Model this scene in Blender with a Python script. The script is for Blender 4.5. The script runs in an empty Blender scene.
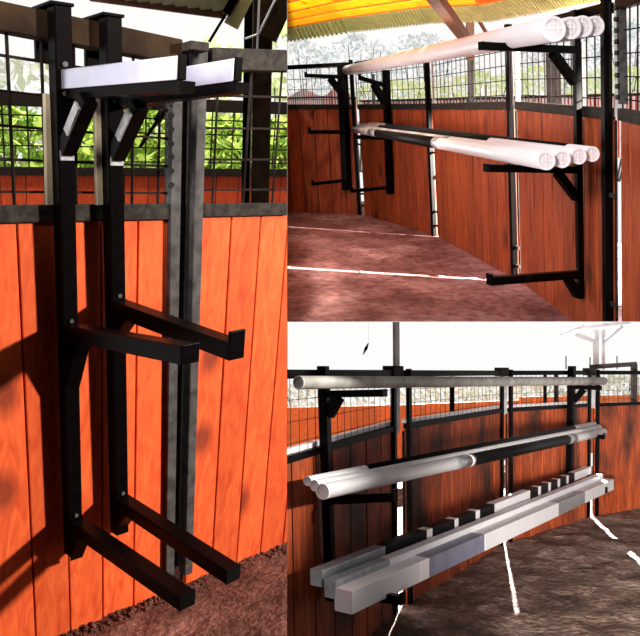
import bpy, bmesh, math, random
from mathutils import Vector as V, Matrix
random.seed(7)
FP = 740.0; CX, CY = 320.0, 318.0
PITCH = math.radians(8)
sc = bpy.context.scene; C = sc.collection
CAM = Matrix.Translation((0, 0, 1.7)) @ Matrix.Rotation(math.radians(90) - PITCH, 4, 'X')

# ------------------------------------------------------------------ frames: each of the three yards has its own ground
class Fr:
    def __init__(s, yh, H, vp, clip):
        s.ex = V((1, 0, 0)); s.ey = V((0, (CY-yh)/FP, -1))
        d = V(((vp[0]-CX)/FP, (CY-vp[1])/FP, -1)).normalized(); s.ez = -d
        s.H = H
        s.B = Matrix((s.ex, s.ey, s.ez)).transposed(); s.Bi = s.B.inverted()
        s.clip = clip
    def w(s, p):
        p = V(p); return CAM @ (s.B @ V((p.x, p.y, p.z - s.H)))
    def d(s, x, y): return s.Bi @ V(((x-CX)/FP, (CY-y)/FP, -1))
    def solve(s, x, y, A, n):
        d = s.d(x, y); h = V((0, 0, s.H)); n = V(n)
        t = (n.dot(V(A)) - n.dot(h)) / n.dot(d); return d*t + h
    def z(s, x, y, Z=0.0): return s.solve(x, y, (0, 0, Z), (0, 0, 1))
    def v(s, x, y, A, u): return s.solve(x, y, A, (u[1], -u[0], 0))     # vertical plane through A along u
    def dep(s, x, y, D): return s.solve(x, y, (0, D, 0), (0, 1, 0))
    def vp(s, x): return V(((x-CX)/FP, 1, 0)).normalized()              # ground direction towards a vanishing point

def ray_w(x, y): return (CAM.to_3x3() @ V(((x-CX)/FP, (CY-y)/FP, -1)))
CO = CAM.translation
def clip_planes(l=None, r=None, t=None, b=None):
    out = []
    if r is not None: out.append((ray_w(r, 0).cross(ray_w(r, 636)), ray_w(r-50, 318)))
    if l is not None: out.append((ray_w(l, 0).cross(ray_w(l, 636)), ray_w(l+50, 318)))
    if t is not None: out.append((ray_w(0, t).cross(ray_w(640, t)), ray_w(320, t+50)))
    if b is not None: out.append((ray_w(0, b).cross(ray_w(640, b)), ray_w(320, b-50)))
    res = []
    for n, ins in out:
        n = n.normalized()
        if n.dot(ins) > 0: n = -n
        res.append(n)                                                    # outward normals
    return res

F1 = Fr(175, 1.86, (113, 2300), clip_planes(r=287))
F2 = Fr(104, 1.50, (640, 5000), clip_planes(l=287, b=322))
F3 = Fr(372, 1.80, (480, 12000), clip_planes(l=287, t=322))

# ------------------------------------------------------------------ materials
def new(name):
    m = bpy.data.materials.new(name); m.use_nodes = True
    nt = m.node_tree; return m, nt, nt.nodes['Principled BSDF']
def lk(nt, a, b): nt.links.new(a, b)
def simple(name, col, rough=.5, metal=0, noise=.0, nscale=20, col2=None, bump=0, spec=.5):
    m, nt, b = new(name)
    b.inputs['Roughness'].default_value = rough; b.inputs['Metallic'].default_value = metal
    b.inputs['Specular IOR Level'].default_value = spec
    tc = nt.nodes.new('ShaderNodeTexCoord')
    n = nt.nodes.new('ShaderNodeTexNoise'); n.inputs['Scale'].default_value = nscale; n.inputs['Detail'].default_value = 6
    lk(nt, tc.outputs['Object'], n.inputs['Vector'])
    r = nt.nodes.new('ShaderNodeValToRGB')
    c2 = col2 or tuple(c*(1-noise) for c in col)
    r.color_ramp.elements[0].position = .35; r.color_ramp.elements[1].position = .65
    r.color_ramp.elements[0].color = (*c2, 1); r.color_ramp.elements[1].color = (*col, 1)
    lk(nt, n.outputs['Fac'], r.inputs['Fac']); lk(nt, r.outputs['Color'], b.inputs['Base Color'])
    if bump:
        bp = nt.nodes.new('ShaderNodeBump'); bp.inputs['Strength'].default_value = bump; bp.inputs['Distance'].default_value = .02
        lk(nt, n.outputs['Fac'], bp.inputs['Height']); lk(nt, bp.outputs['Normal'], b.inputs['Normal'])
    return m
def wood(name, c1, c2, knot, rough=.6, gs=(9, 9, .55), ks=1.0, dirt=0.0, dcol=(.05, .02, .015)):
    m, nt, b = new(name); N = nt.nodes.new
    b.inputs['Roughness'].default_value = rough; b.inputs['Specular IOR Level'].default_value = .25
    tc = N('ShaderNodeTexCoord'); geo = N('ShaderNodeNewGeometry')
    off = N('ShaderNodeCombineXYZ'); ml = N('ShaderNodeMath'); ml.operation = 'MULTIPLY'; ml.inputs[1].default_value = 37
    lk(nt, geo.outputs['Random Per Island'], ml.inputs[0]); lk(nt, ml.outputs[0], off.inputs[0]); lk(nt, ml.outputs[0], off.inputs[2])
    add = N('ShaderNodeVectorMath'); add.operation = 'ADD'
    lk(nt, tc.outputs['Object'], add.inputs[0]); lk(nt, off.outputs[0], add.inputs[1])
    mp = N('ShaderNodeMapping'); mp.inputs['Scale'].default_value = gs
    lk(nt, add.outputs[0], mp.inputs[0])
    n = N('ShaderNodeTexNoise'); n.inputs['Scale'].default_value = 3; n.inputs['Detail'].default_value = 9; n.inputs['Distortion'].default_value = 1.2
    lk(nt, mp.outputs[0], n.inputs['Vector'])
    r = N('ShaderNodeValToRGB'); r.color_ramp.elements[0].position = .3; r.color_ramp.elements[1].position = .7
    r.color_ramp.elements[0].color = (*c2, 1); r.color_ramp.elements[1].color = (*c1, 1)
    lk(nt, n.outputs['Fac'], r.inputs['Fac'])
    # per-plank tint
    hs = N('ShaderNodeHueSaturation'); mr = N('ShaderNodeMapRange'); mr.inputs['To Min'].default_value = .8; mr.inputs['To Max'].default_value = 1.12
    lk(nt, geo.outputs['Random Per Island'], mr.inputs['Value']); lk(nt, mr.outputs[0], hs.inputs['Value'])
    lk(nt, r.outputs['Color'], hs.inputs['Color'])
    # knots
    kmp = N('ShaderNodeMapping'); kmp.inputs['Scale'].default_value = (3.2*ks, 3.2*ks, 1.7*ks)
    lk(nt, add.outputs[0], kmp.inputs[0])
    vo = N('ShaderNodeTexVoronoi'); vo.inputs['Scale'].default_value = 1.0; lk(nt, kmp.outputs[0], vo.inputs['Vector'])
    kr = N('ShaderNodeValToRGB'); kr.color_ramp.elements[0].position = .07; kr.color_ramp.elements[1].position = .20
    kr.color_ramp.elements[0].color = (1, 1, 1, 1); kr.color_ramp.elements[1].color = (0, 0, 0, 1)
    lk(nt, vo.outputs['Distance'], kr.inputs['Fac'])
    kf = N('ShaderNodeMath'); kf.operation = 'MULTIPLY'; kf.inputs[1].default_value = .75
    lk(nt, kr.outputs['Color'], kf.inputs[0])
    mx = N('ShaderNodeMix'); mx.data_type = 'RGBA'
    lk(nt, kf.outputs[0], mx.inputs['Factor']); lk(nt, hs.outputs[0], mx.inputs['A']); mx.inputs['B'].default_value = (*knot, 1)
    last = mx.outputs['Result']
    if dirt:  # dark blotches: board stains that also darken the shaded wall
        dn = N('ShaderNodeTexNoise'); dn.inputs['Scale'].default_value = 1.6; dn.inputs['Detail'].default_value = 8
        dmp = N('ShaderNodeMapping'); dmp.inputs['Scale'].default_value = (1.5, 1.5, .9); lk(nt, tc.outputs['Object'], dmp.inputs[0])
        lk(nt, dmp.outputs[0], dn.inputs['Vector'])
        dr = N('ShaderNodeValToRGB'); dr.color_ramp.elements[0].position = .46; dr.color_ramp.elements[1].position = .66
        dr.color_ramp.elements[1].color = (dirt, dirt, dirt, 1); lk(nt, dn.outputs['Fac'], dr.inputs['Fac'])
        m2 = N('ShaderNodeMix'); m2.data_type = 'RGBA'; lk(nt, dr.outputs['Color'], m2.inputs['Factor']); lk(nt, last, m2.inputs['A'])
        m2.inputs['B'].default_value = (*dcol, 1); last = m2.outputs['Result']
    lk(nt, last, b.inputs['Base Color'])
    bp = N('ShaderNodeBump'); bp.inputs['Strength'].default_value = .25; bp.inputs['Distance'].default_value = .01
    lk(nt, n.outputs['Fac'], bp.inputs['Height']); lk(nt, bp.outputs['Normal'], b.inputs['Normal'])
    return m

M = {}
M['wood1'] = wood('stained_orange_boards', (.78, .125, .030), (.55, .062, .016), (.12, .018, .010))
M['wood2'] = wood('stained_red_boards', (.44, .085, .022), (.19, .026, .010), (.05, .012, .008), ks=.8)
M['wood3'] = wood('stained_and_shaded_rust_boards', (.62, .12, .03), (.24, .036, .013), (.04, .012, .008), dirt=.95, ks=.9, dcol=(.03, .014, .010))  # real dark stains, strengthened to put the wall's shade into the boards
M['outer1'] = wood('outer_orange_boards', (.62, .075, .018), (.42, .045, .012), (.2, .03, .01))
M['outer2'] = wood('outer_picket_boards', (.75, .12, .04), (.5, .06, .02), (.3, .03, .01))
M['outer3'] = wood('outer_arena_boards', (.85, .22, .05), (.70, .15, .035), (.5, .1, .03), gs=(2, 2, 6))
M['black'] = simple('black_painted_steel', (.003, .002, .002), .35, 0, .4, 30, spec=.04)
M['gloss'] = simple('bare_bright_steel', (.86, .85, .95), .3, .85, .3, 5, (.62, .61, .78))
M['rust'] = simple('weathered_dark_steel', (.04, .033, .028), .7, 0, 0, 35, (.016, .012, .010), bump=.2, spec=.12)
M['beam'] = simple('brown_steel_beam', (.040, .022, .010), .7, 0, 0, 9, (.014, .007, .004), spec=.08)
M['grey'] = simple('grey_galvanised_post', (.085, .078, .076), .6, 0, 0, 18, (.038, .034, .032), bump=.15, spec=.15)
M['wire'] = simple('rusty_wire', (.022, .014, .012), .8, 0, .4, 30, spec=.1)
M['side_strip'] = simple('pale_beige_strip', (.66, .55, .36), .7, 0, .25, 14)
M['bracket'] = simple('pale_bracket_and_highlight', (.5, .5, .5), .4, .5, .3, 60)
M['pvc'] = simple('white_pole_plastic', (.82, .74, .77), .35, 0, .1, 3)  # white plastic with pink bounce light mixed into the colour
M['cap'] = simple('white_pole_cap', (.95, .9, .92), .4, 0, .05, 20)
M['pblack'] = simple('black_pole_sleeve', (.005, .005, .005), .5, 0, .3, 30, spec=.08)
M['band'] = simple('grey_reflective_band', (.42, .43, .46), .35, .3, .3, 20)
M['white3'] = simple('white_painted_rail', (.92, .90, .92), .45, 0, .06, 5)
M['greypole'] = simple('weathered_grey_pole', (.62, .60, .55), .6, 0, .4, 8)
M['blue3'] = simple('slate_blue_paint', (.24, .24, .33), .5, 0, .25, 9)
M['pale_steel'] = simple('pale_steel_sunlit_tone', (.78, .77, .78), .5, 0, .3, 8)  # pale steel; on the posts this tone stands in for sunlight
M['roofy'] = wood('yellow_roof_boards', (1, .74, .07), (.95, .58, .04), (.5, .2, .02), gs=(1, 3, 3))
M['roofo'] = wood('orange_roof_boards', (.95, .30, .04), (.8, .2, .03), (.3, .06, .02), gs=(1, 3, 3))
M['roofg'] = simple('pale_corrugated_sheet', (.85, .88, .5), .5, 0, .2, 12)
M['roof1'] = simple('olive_roof_boards', (.34, .31, .17), .7, 0, .3, 12)
M['roofpale'] = simple('pale_olive_board', (.55, .52, .30), .7, 0, .2, 12)
def translucent(m, f):
    nt = m.node_tree; b = nt.nodes['Principled BSDF']; o = nt.nodes['Material Output']; src = b.inputs['Base Color'].links[0].from_socket
    t = nt.nodes.new('ShaderNodeBsdfTranslucent'); lk(nt, src, t.inputs['Color']); x = nt.nodes.new('ShaderNodeMixShader'); x.inputs[0].default_value = f
    lk(nt, b.outputs[0], x.inputs[1]); lk(nt, t.outputs[0], x.inputs[2]); lk(nt, x.outputs[0], o.inputs['Surface'])
for k_ in ('roofy', 'roofo', 'roofg', 'roofpale'): translucent(M[k_], .6)
M['rafter'] = simple('brown_rafter', (.16, .06, .025), .6, 0, .4, 12)
M['haze'] = simple('painted_haze_steel', (.62, .66, .72), .6, 0, .3, 3)  # bleaching by haze is put into this light grey
M['trunk'] = simple('bark', (.12, .09, .06), .9, 0, .4, 14)
M['knob'] = simple('dark_bolt', (.02, .018, .016), .5, .3, .2, 40)
M['mud'] = simple('grey_wall_paint', (.32, .30, .30), .9, 0, .1, 5)
def leafmat(name, c1, c2):
    m, nt, b = new(name); geo = nt.nodes.new('ShaderNodeNewGeometry'); r = nt.nodes.new('ShaderNodeValToRGB')
    r.color_ramp.elements[0].color = (*c1, 1); r.color_ramp.elements[1].color = (*c2, 1)
    lk(nt, geo.outputs['Random Per Island'], r.inputs['Fac']); lk(nt, r.outputs['Color'], b.inputs['Base Color'])
    b.inputs['Roughness'].default_value = .6; b.inputs['Specular IOR Level'].default_value = .2
    t = nt.nodes.new('ShaderNodeBsdfTranslucent'); lk(nt, r.outputs['Color'], t.inputs['Color']); x = nt.nodes.new('ShaderNodeMixShader'); x.inputs[0].default_value = .55
    lk(nt, b.outputs[0], x.inputs[1]); lk(nt, t.outputs[0], x.inputs[2]); lk(nt, x.outputs[0], nt.nodes['Material Output'].inputs['Surface'])
    return m
M['leafA'] = leafmat('bright_green_leaves', (.10, .22, .02), (.85, 1, .28))
M['leafB'] = leafmat('overexposed_pale_leaves', (.55, .58, .42), (1, 1, .95))  # overexposure is put into the pale leaf colour
M['leafC'] = leafmat('overexposed_bluish_leaves', (.55, .66, .68), (1, 1, 1))  # bluish white leaves, overexposed look painted into the colour
M['leafD'] = leafmat('yellow_green_leaves', (.68, .82, .35), (1, 1, .8))
def dirt(name, c1, c2, c3, sc_=3.0, bump=.5, rough=.95, spec=.2):
    m, nt, b = new(name); N = nt.nodes.new
    b.inputs['Roughness'].default_value = rough; b.inputs['Specular IOR Level'].default_value = spec
    tc = N('ShaderNodeTexCoord')
    n = N('ShaderNodeTexNoise'); n.inputs['Scale'].default_value = sc_; n.inputs['Detail'].default_value = 12; n.inputs['Roughness'].default_value = .68
    n2 = N('ShaderNodeTexNoise'); n2.inputs['Scale'].default_value = sc_*9; n2.inputs['Detail'].default_value = 6
    lk(nt, tc.outputs['Object'], n.inputs['Vector']); lk(nt, tc.outputs['Object'], n2.inputs['Vector'])
    r = N('ShaderNodeValToRGB'); e = r.color_ramp.elements; e[0].position = .32; e[1].position = .7
    e[0].color = (*c1, 1); e[1].color = (*c3, 1); x = e.new(.5); x.color = (*c2, 1)
    lk(nt, n.outputs['Fac'], r.inputs['Fac'])
    mx = N('ShaderNodeMix'); mx.data_type = 'RGBA'; mx.blend_type = 'MULTIPLY'; mx.inputs['Factor'].default_value = .7
    r2 = N('ShaderNodeValToRGB'); r2.color_ramp.elements[0].position = .35; r2.color_ramp.elements[1].position = .6
    r2.color_ramp.elements[0].color = (.45, .42, .42, 1); r2.color_ramp.elements[1].color = (1.15, 1.15, 1.15, 1)
    lk(nt, n2.outputs['Fac'], r2.inputs['Fac']); lk(nt, r.outputs['Color'], mx.inputs['A']); lk(nt, r2.outputs['Color'], mx.inputs['B'])
    lk(nt, mx.outputs['Result'], b.inputs['Base Color'])
    ad = N('ShaderNodeMath'); ad.operation = 'ADD'; lk(nt, n.outputs['Fac'], ad.inputs[0]); lk(nt, n2.outputs['Fac'], ad.inputs[1])
    bp = N('ShaderNodeBump'); bp.inputs['Strength'].default_value = bump; bp.inputs['Distance'].default_value = .05
    lk(nt, ad.outputs[0], bp.inputs['Height']); lk(nt, bp.outputs['Normal'], b.inputs['Normal'])
    return m
M['dirt1'] = dirt('dark_red_earth', (.05, .018, .014), (.14, .055, .04), (.30, .13, .10), 5)
M['dirt2'] = dirt('pink_red_earth', (.13, .04, .035), (.32, .13, .125), (.58, .33, .34), 1.6)
M['dirt3'] = dirt('brown_packed_earth', (.06, .035, .026), (.20, .12, .09), (.55, .42, .36), 2.4, .9, .8, .3)

# ------------------------------------------------------------------ mesh building
class MB:
    def __init__(s, F): s.F = F; s.vs = []; s.fs = []
    def add(s, vs, fs):
        o = len(s.vs); s.vs += [V(v) for v in vs]; s.fs += [[i+o for i in f] for f in fs]; return s
    def box8(s, p):                                                     # bottom ring 0-3, top ring 4-7
        return s.add(p, [(3, 2, 1, 0), (4, 5, 6, 7), (0, 1, 5, 4), (1, 2, 6, 5), (2, 3, 7, 6), (3, 0, 4, 7)])
    def bar(s, p, q, w, h, up=None, w2=None, h2=None):                   # box along p-q: w sideways, h along 'up'
        p = V(p); q = V(q); d = (q-p).normalized()
        up = V(up) if up is not None else V((0, 0, 1))
        if abs(d.dot(up.normalized())) > .95: up = V((0, 1, 0))
        sd = d.cross(up).normalized(); u = sd.cross(d).normalized()
        w2 = w2 or w; h2 = h2 or h; r = []
        for c, a, b in ((p, w/2, h/2), (q, w2/2, h2/2)):
            r += [c-sd*a-u*b, c+sd*a-u*b, c+sd*a+u*b, c-sd*a+u*b]
        return s.box8(r)
    def post(s, p, q, u, w, v, d):                                       # box p-q with half widths along u and v
        p = V(p); q = V(q); u = V((u[0], u[1], 0)); v = V((v[0], v[1], 0)); r = []
        for c in (p, q):
            r += [c-u*w/2-v*d/2, c+u*w/2-v*d/2, c+u*w/2+v*d/2, c-u*w/2+v*d/2]
        return s.box8(r)
    def cyl(s, p, q, r, n=20, r2=None, rings=1, cap=True):
        p = V(p); q = V(q); d = (q-p).normalized(); r2 = r2 if r2 is not None else r
        a = d.cross(V((0, 0, 1))); a = (a if a.length > .05 else d.cross(V((0, 1, 0)))).normalized(); b = a.cross(d)
        vs = []; fs = []
        for k in range(rings+1):
            t = k/rings; c = p.lerp(q, t); rr = r+(r2-r)*t
            for i in range(n):
                th = 2*math.pi*i/n; vs.append(c+a*rr*math.cos(th)+b*rr*math.sin(th))
        for k in range(rings):
            for i in range(n):
                j = (i+1) % n; fs.append((k*n+i, k*n+j, (k+1)*n+j, (k+1)*n+i))
        if cap: fs.append(tuple(range(n))[::-1]); fs.append(tuple(rings*n+i for i in range(n)))
        return s.add(vs, fs)
    def tube(s, p, q, r0, r1, n=20):                                     # flat ring washer extruded p-q
        p = V(p); q = V(q); d = (q-p).normalized()
        a = d.cross(V((0, 0, 1))); a = (a if a.length > .05 else d.cross(V((0, 1, 0)))).normalized(); b = a.cross(d)
        vs = []
        for c in (p, q):
            for rr in (r0, r1):
                for i in range(n):
                    th = 2*math.pi*i/n; vs.append(c+a*rr*math.cos(th)+b*rr*math.sin(th))
        fs = []
        for i in range(n):
            j = (i+1) % n
            fs += [(i, n+i, n+j, j), (2*n+i, 2*n+j, 3*n+j, 3*n+i), (n+i, 3*n+i, 3*n+j, n+j), (i, j, 2*n+j, 2*n+i)]
        return s.add(vs, fs)
    def wall(s, A, B, zA0, zA1, zB0, zB1, n, b0, b1):                    # upright slab A-B between offsets b0..b1 along n
        n = V((n[0], n[1], 0)); A = V((A[0], A[1], 0)); B = V((B[0], B[1], 0)); Z = V((0, 0, 1))
        return s.box8([A+n*b0+Z*zA0, B+n*b0+Z*zB0, B+n*b1+Z*zB0, A+n*b1+Z*zA0, A+n*b0+Z*zA1, B+n*b0+Z*zB1, B+n*b1+Z*zB1, A+n*b1+Z*zA1])
    def build(s, name, mat, parent=None, origin=None, bevel=0, smooth=False, clip=True):
        if not s.vs: return None
        W = [s.F.w(v) for v in s.vs]
        bm = bmesh.new(); bv = [bm.verts.new(v) for v in W]
        for f in s.fs:
            try: bm.faces.new([bv[i] for i in f])
            except ValueError: pass
        if clip:
            for n in s.F.clip:
                if any((v.co-CO).dot(n) > 1e-6 for v in bm.verts):
                    g = bm.verts[:]+bm.edges[:]+bm.faces[:]
                    bmesh.ops.bisect_plane(bm, geom=g, dist=1e-5, plane_co=CO, plane_no=n, clear_outer=True)
                    ed = [e for e in bm.edges if e.is_boundary]
                    if ed and len(s.vs) < 4000: bmesh.ops.holes_fill(bm, edges=ed, sides=0)
        if not bm.verts: bm.free(); return None
        bmesh.ops.recalc_face_normals(bm, faces=bm.faces[:])
        if origin is not None: o = V(origin)
        elif parent is None:
            c = [v.co for v in bm.verts]
            o = V(((min(v.x for v in c)+max(v.x for v in c))/2, (min(v.y for v in c)+max(v.y for v in c))/2, min(v.z for v in c)))
        else: o = V(parent['_o'])
        for v in bm.verts: v.co -= o
        me = bpy.data.meshes.new(name); bm.to_mesh(me); bm.free()
        me.materials.append(mat)
        if smooth:
            for p in me.polygons: p.use_smooth = len(p.vertices) == 4
        ob = bpy.data.objects.new(name, me); C.objects.link(ob)
        ob['_o'] = tuple(o)
        if parent is not None:
            ob.parent = parent; ob.location = o - V(parent['_o'])
        else: ob.location = o
        if bevel:
            m = ob.modifiers.new('edge', 'BEVEL'); m.width = bevel; m.segments = 2; m.limit_method = 'ANGLE'
        return ob
def tag(o, label, cat=None, group=None, kind=None):
    if o is None: return None
    if label: o['label'] = label
    if cat: o['category'] = cat
    if group: o['group'] = group
    if kind: o['kind'] = kind
    return o
def thing(name, F, base, label, cat, group=None):
    o = bpy.data.objects.new(name, None); C.objects.link(o)
    w = F.w(base); o.location = w; o['_o'] = tuple(w); o.empty_display_size = .1
    return tag(o, label, cat, group)
def nrm(v): v = V((v[0], v[1], 0)); return v.normalized()
def perp(u, towards):                                                   # horizontal normal of u pointing to 'towards'
    n = V((u[1], -u[0], 0)); return n if n.dot(V((towards[0], towards[1], 0))) > 0 else -n

# ------------------------------------------------------------------ a fence panel: boards below, steel rail, wire mesh above
def panel(F, A, B, zr, zt, label, mat, nor, nb=4, rail_h=.045, beam_h=.07, dx=.1, dz=.095, rail_mat='rust', beam_mat='beam',
          z0=-.04, wire=.004, stiles='', gap=.006, group=None, mesh=True, wt=None, beam_t=.06, name='board_fence', ledge=None, ga=.035):
    """A, B: ground points. zr: (zA, zB) top of boards. zt: (zA, zB) top of the mesh"""
    A = V((A[0], A[1], 0)); B = V((B[0], B[1], 0)); L = (B-A).length; u = (B-A)/L
    t = thing(name, F, (A+B)/2, label, 'fence', group)
    m = MB(F)
    for k in range(nb):
        a, b = k/nb, (k+1)/nb; e = gap/2/L
        pa, pb = A.lerp(B, a+e), A.lerp(B, b-e)
        za, zb = zr[0]+(zr[1]-zr[0])*a, zr[0]+(zr[1]-zr[0])*b
        j = random.uniform(-.001, .001)
        m.wall(pa, pb, z0, za-.01, z0, zb-.01, nor, -.03+j, j)
    m.build('boards', mat, t, bevel=.003)
    m = MB(F); m.wall(A, B, zr[0]-rail_h, zr[0]+rail_h*.5, zr[1]-rail_h, zr[1]+rail_h*.5, nor, -.035, .018); m.build('middle_rail', M[rail_mat], t, bevel=.004)
    if ledge:
        m = MB(F); m.wall(A, B, zr[0]+rail_h*.5+.002, zr[0]+rail_h*.5+.03, zr[1]+rail_h*.5+.002, zr[1]+rail_h*.5+.03, nor, -.05, -.01); m.build('painted_sun_ledge', M[ledge], t)  # bright white strip stands in for sunlight on the ledge
    # thin backing strip behind board joints
    m = MB(F); m.wall(A, B, z0+.05, zr[0]-.05, z0+.05, zr[1]-.05, nor, -.045, -.034); m.build('backing_board', M['rust'], t)
    if mesh:
        if beam_h:
            m = MB(F); m.wall(A, B, zt[0]-beam_h, zt[0], zt[1]-beam_h, zt[1], nor, -beam_t/2, beam_t/2); m.build('top_rail', M[beam_mat], t, bevel=.004)
        m = MB(F); n = max(1, int(L/dx))
        for k in range(n+1):
            p = A.lerp(B, min(1, (k+.35)/n)); f = (p-A).length/L
            z_a = zr[0]+(zr[1]-zr[0])*f; z_b = zt[0]+(zt[1]-zt[0])*f
            m.bar(p+V((0, 0, z_a)), p+V((0, 0, z_b)), wire*2, wire*2)
        nz = int(min(zt[0]-zr[0], zt[1]-zr[1])/dz)
        for k in range(nz):
            f = (k+.6)/nz
            m.bar(A+V((0, 0, zr[0]+(zt[0]-zr[0])*f))-nor*.006, B+V((0, 0, zr[1]+(zt[1]-zr[1])*f))-nor*.006, wire*2, wire*2)
        m.build('wire_mesh', M['wire'], t)
    for st in stiles:
        P, s = (A, 1) if st == 'l' else (B, -1)
        zz = zt[0] if st == 'l' else zt[1]
        m = MB(F); m.wall(P, P+u*s*.05, 0, zz, 0, zz, nor, -.035, .025); m.build('stile', M['grey'], t, bevel=.003)
    return t

def fpost(F, p, q, u, nor, w, d, mat, label, group=None, cap=None):
    m = MB(F); m.post(p, q, u, w, nor, d)
    o = m.build('fence_post', M[mat], None, bevel=.004)
    return tag(o, label, 'post', group)

# ------------------------------------------------------------------ hanging pole rack
def rack(F, p_top, p_bot, u, v, w, label, arms, group=None, hook=True, side_strip=None, brackets=False):
    """upright p_top-p_bot, u along the wall, v outwards; arms: dicts with z (height on upright), tip (3D), mat, w, h, brace"""
    t = thing('pole_rack', F, V((p_bot.x, p_bot.y, p_bot.z)), label, 'rack', group)
    u3 = V((u[0], u[1], 0)); v3 = V((v[0], v[1], 0))
    m = MB(F); m.post(p_bot, p_top, u, w, v, w); m.build('upright', M['black'], t, bevel=.004)
    if hook:
        m = MB(F)
        m.box8([c+V((0, 0, z)) for z in (0, w*.18) for c in (p_top-u3*w*.75-v3*w*2.4, p_top+u3*w*.6-v3*w*2.4, p_top+u3*w*.6+v3*w*.6, p_top-u3*w*.75+v3*w*.6)])
        c = p_top-v3*w*2.1
        m.post(c-V((0, 0, w*2.6)), c, u, w*1.0, v, w*.35)
        m.build('hook', M['black'], t, bevel=.002)
    def at(z): f = (z-p_bot.z)/(p_top.z-p_bot.z); return p_bot.lerp(p_top, f)
    for a in arms:
        r = at(a['z']); tip = V(a['tip']); aw = a.get('w', w); ah = a.get('h', w); mt = M[a.get('mat', 'black')]
        d = (tip-r).normalized(); st = r+d*w*.3
        m = MB(F); m.bar(st, tip, aw, ah); o = m.build('arm', mt, t, bevel=.003)
        if a.get('mat', 'black') != 'black': tag(o, a.get('alabel', 'bright steel arm'))
        if a.get('under'):
            m = MB(F); m.bar(st-V((0, 0, ah*.5+.014))+u3*.02, tip-V((0, 0, ah*.5+.014))+u3*.02, .045, .027); m.build('arm_underside', M['black'], t)
        m = MB(F); c = tip+d*.004; s_ = a.get('stop', w*.6)
        if s_ > 0: m.bar(c-V((0, 0, ah*.5)), c+V((0, 0, ah*.5+s_)), aw, w*.22, up=d)
        else: m.bar(c-V((0, 0, ah*.5)), c+V((0, 0, ah*.55)), aw*1.05, .008, up=d)
        m.build('end_stop', M['black'], t, bevel=.002)
        if a.get('brace'):                                              # 45 degree brace
            L, dr = a['brace']; p1 = r+d*L-V((0, 0, ah*(1.0 if brackets else .45))); p2 = at(a['z']-dr)+v3*w*.45
            m = MB(F); m.bar(p1, p2, w*.85, w*1.0); m.build('brace', M['black'], t, bevel=.003)
            if brackets:
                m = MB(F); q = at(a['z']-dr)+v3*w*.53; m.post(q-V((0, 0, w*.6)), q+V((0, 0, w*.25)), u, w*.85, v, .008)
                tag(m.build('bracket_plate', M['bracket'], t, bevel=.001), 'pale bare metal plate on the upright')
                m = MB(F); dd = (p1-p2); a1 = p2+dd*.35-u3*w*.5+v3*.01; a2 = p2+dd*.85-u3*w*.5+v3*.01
                m.bar(a1, a2, .01, w*.6); tag(m.build('brace_highlight', M['bracket'], t), 'pale strip painting reflected light on the brace')  # reflected light painted as a pale strip on the brace side
        if a.get('gusset'):
            L, dr = a['gusset']; s = u3*.006
            p0 = r+v3*w*.45; p1 = r+d*L-V((0, 0, ah*.4)); p2 = at(a['z']-dr)+v3*w*.45
            m = MB(F); m.add([p0-s*4, p1-s*4, p2-s*4, p0+s*4, p1+s*4, p2+s*4], [(0, 2, 1), (3, 4, 5), (0, 1, 4, 3), (1, 2, 5, 4), (2, 0, 3, 5)])
            m.build('gusset', M['black'], t)
        if a.get('bolts', 0):
            for k in (-1, 1):
                m = MB(F); q = r+v3*w*.5+V((0, 0, k*ah*.75)); m.cyl(q, q+v3*.008, .008, 8); m.build('bolt', M['grey'], t)
    if side_strip:
        m = MB(F); b0, b1 = side_strip; m.post(b0, b1, u, w*.8, v, .02); tag(m.build('pale_strip', M['side_strip'], t, bevel=.002), 'pale strip behind the upright')  # narrow pale strip set behind the upright
    return t

# ------------------------------------------------------------------ foliage
def bush(F, base, rx, ry, z0, z1, n, leaf, label, cat='bush', name='bush', group=None, ls=.09, trunk=False):
    t = thing(name, F, base, label, cat, group)
    m = MB(F); base = V(base)
    for _ in range(n):
        th = random.uniform(0, 2*math.pi); f = random.random()**.5; zz = random.uniform(z0, z1)
        k = math.sin(math.pi*min(1, max(.12, (zz-z0)/(z1-z0)*.8+.15)))
        c = base+V((math.cos(th)*rx*f*k, math.sin(th)*ry*f*k, zz+random.uniform(-.05, .05)))
        a = V((random.uniform(-1, 1), random.uniform(-1, 1), random.uniform(-1, 1))).normalized()
        b = a.cross(V((random.uniform(-1, 1), random.uniform(-1, 1), random.uniform(-1, 1)))).normalized()
        s = ls*random.uniform(.5, 1.3)
        m.add([c-a*s, c-b*s*.4, c+a*s, c+b*s*.4], [(0, 1, 2, 3)])
    m.build('foliage', M[leaf], t)
    m = MB(F)
    for k in range(5 if trunk else 4):
        e = base+V((random.uniform(-rx, rx)*.5, random.uniform(-ry, ry)*.3, z0+(z1-z0)*random.uniform(.6, .9)))
        m.cyl(base+V((random.uniform(-.1, .1), 0, 0)), e, .035 if trunk else .02, 6, .008)
    m.build('stems', M['trunk'], t)
    return t

exec_parts = []
# =====================================================================================================================
#  YARD ONE: close view of two hanging racks
# =====================================================================================================================
F = F1
A = F.z(60, 636); B = F.z(287, 543); u1 = nrm(B-A); v1 = perp(u1, (0, -1)); arm1 = nrm(V((735, -740, 0)))
def on1(x, y, off=0.0): return F.v(x, y, A+v1*off, u1)
def g1(x, y, off=0.0): p = on1(x, y, off); return V((p.x, p.y, 0))
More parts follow.
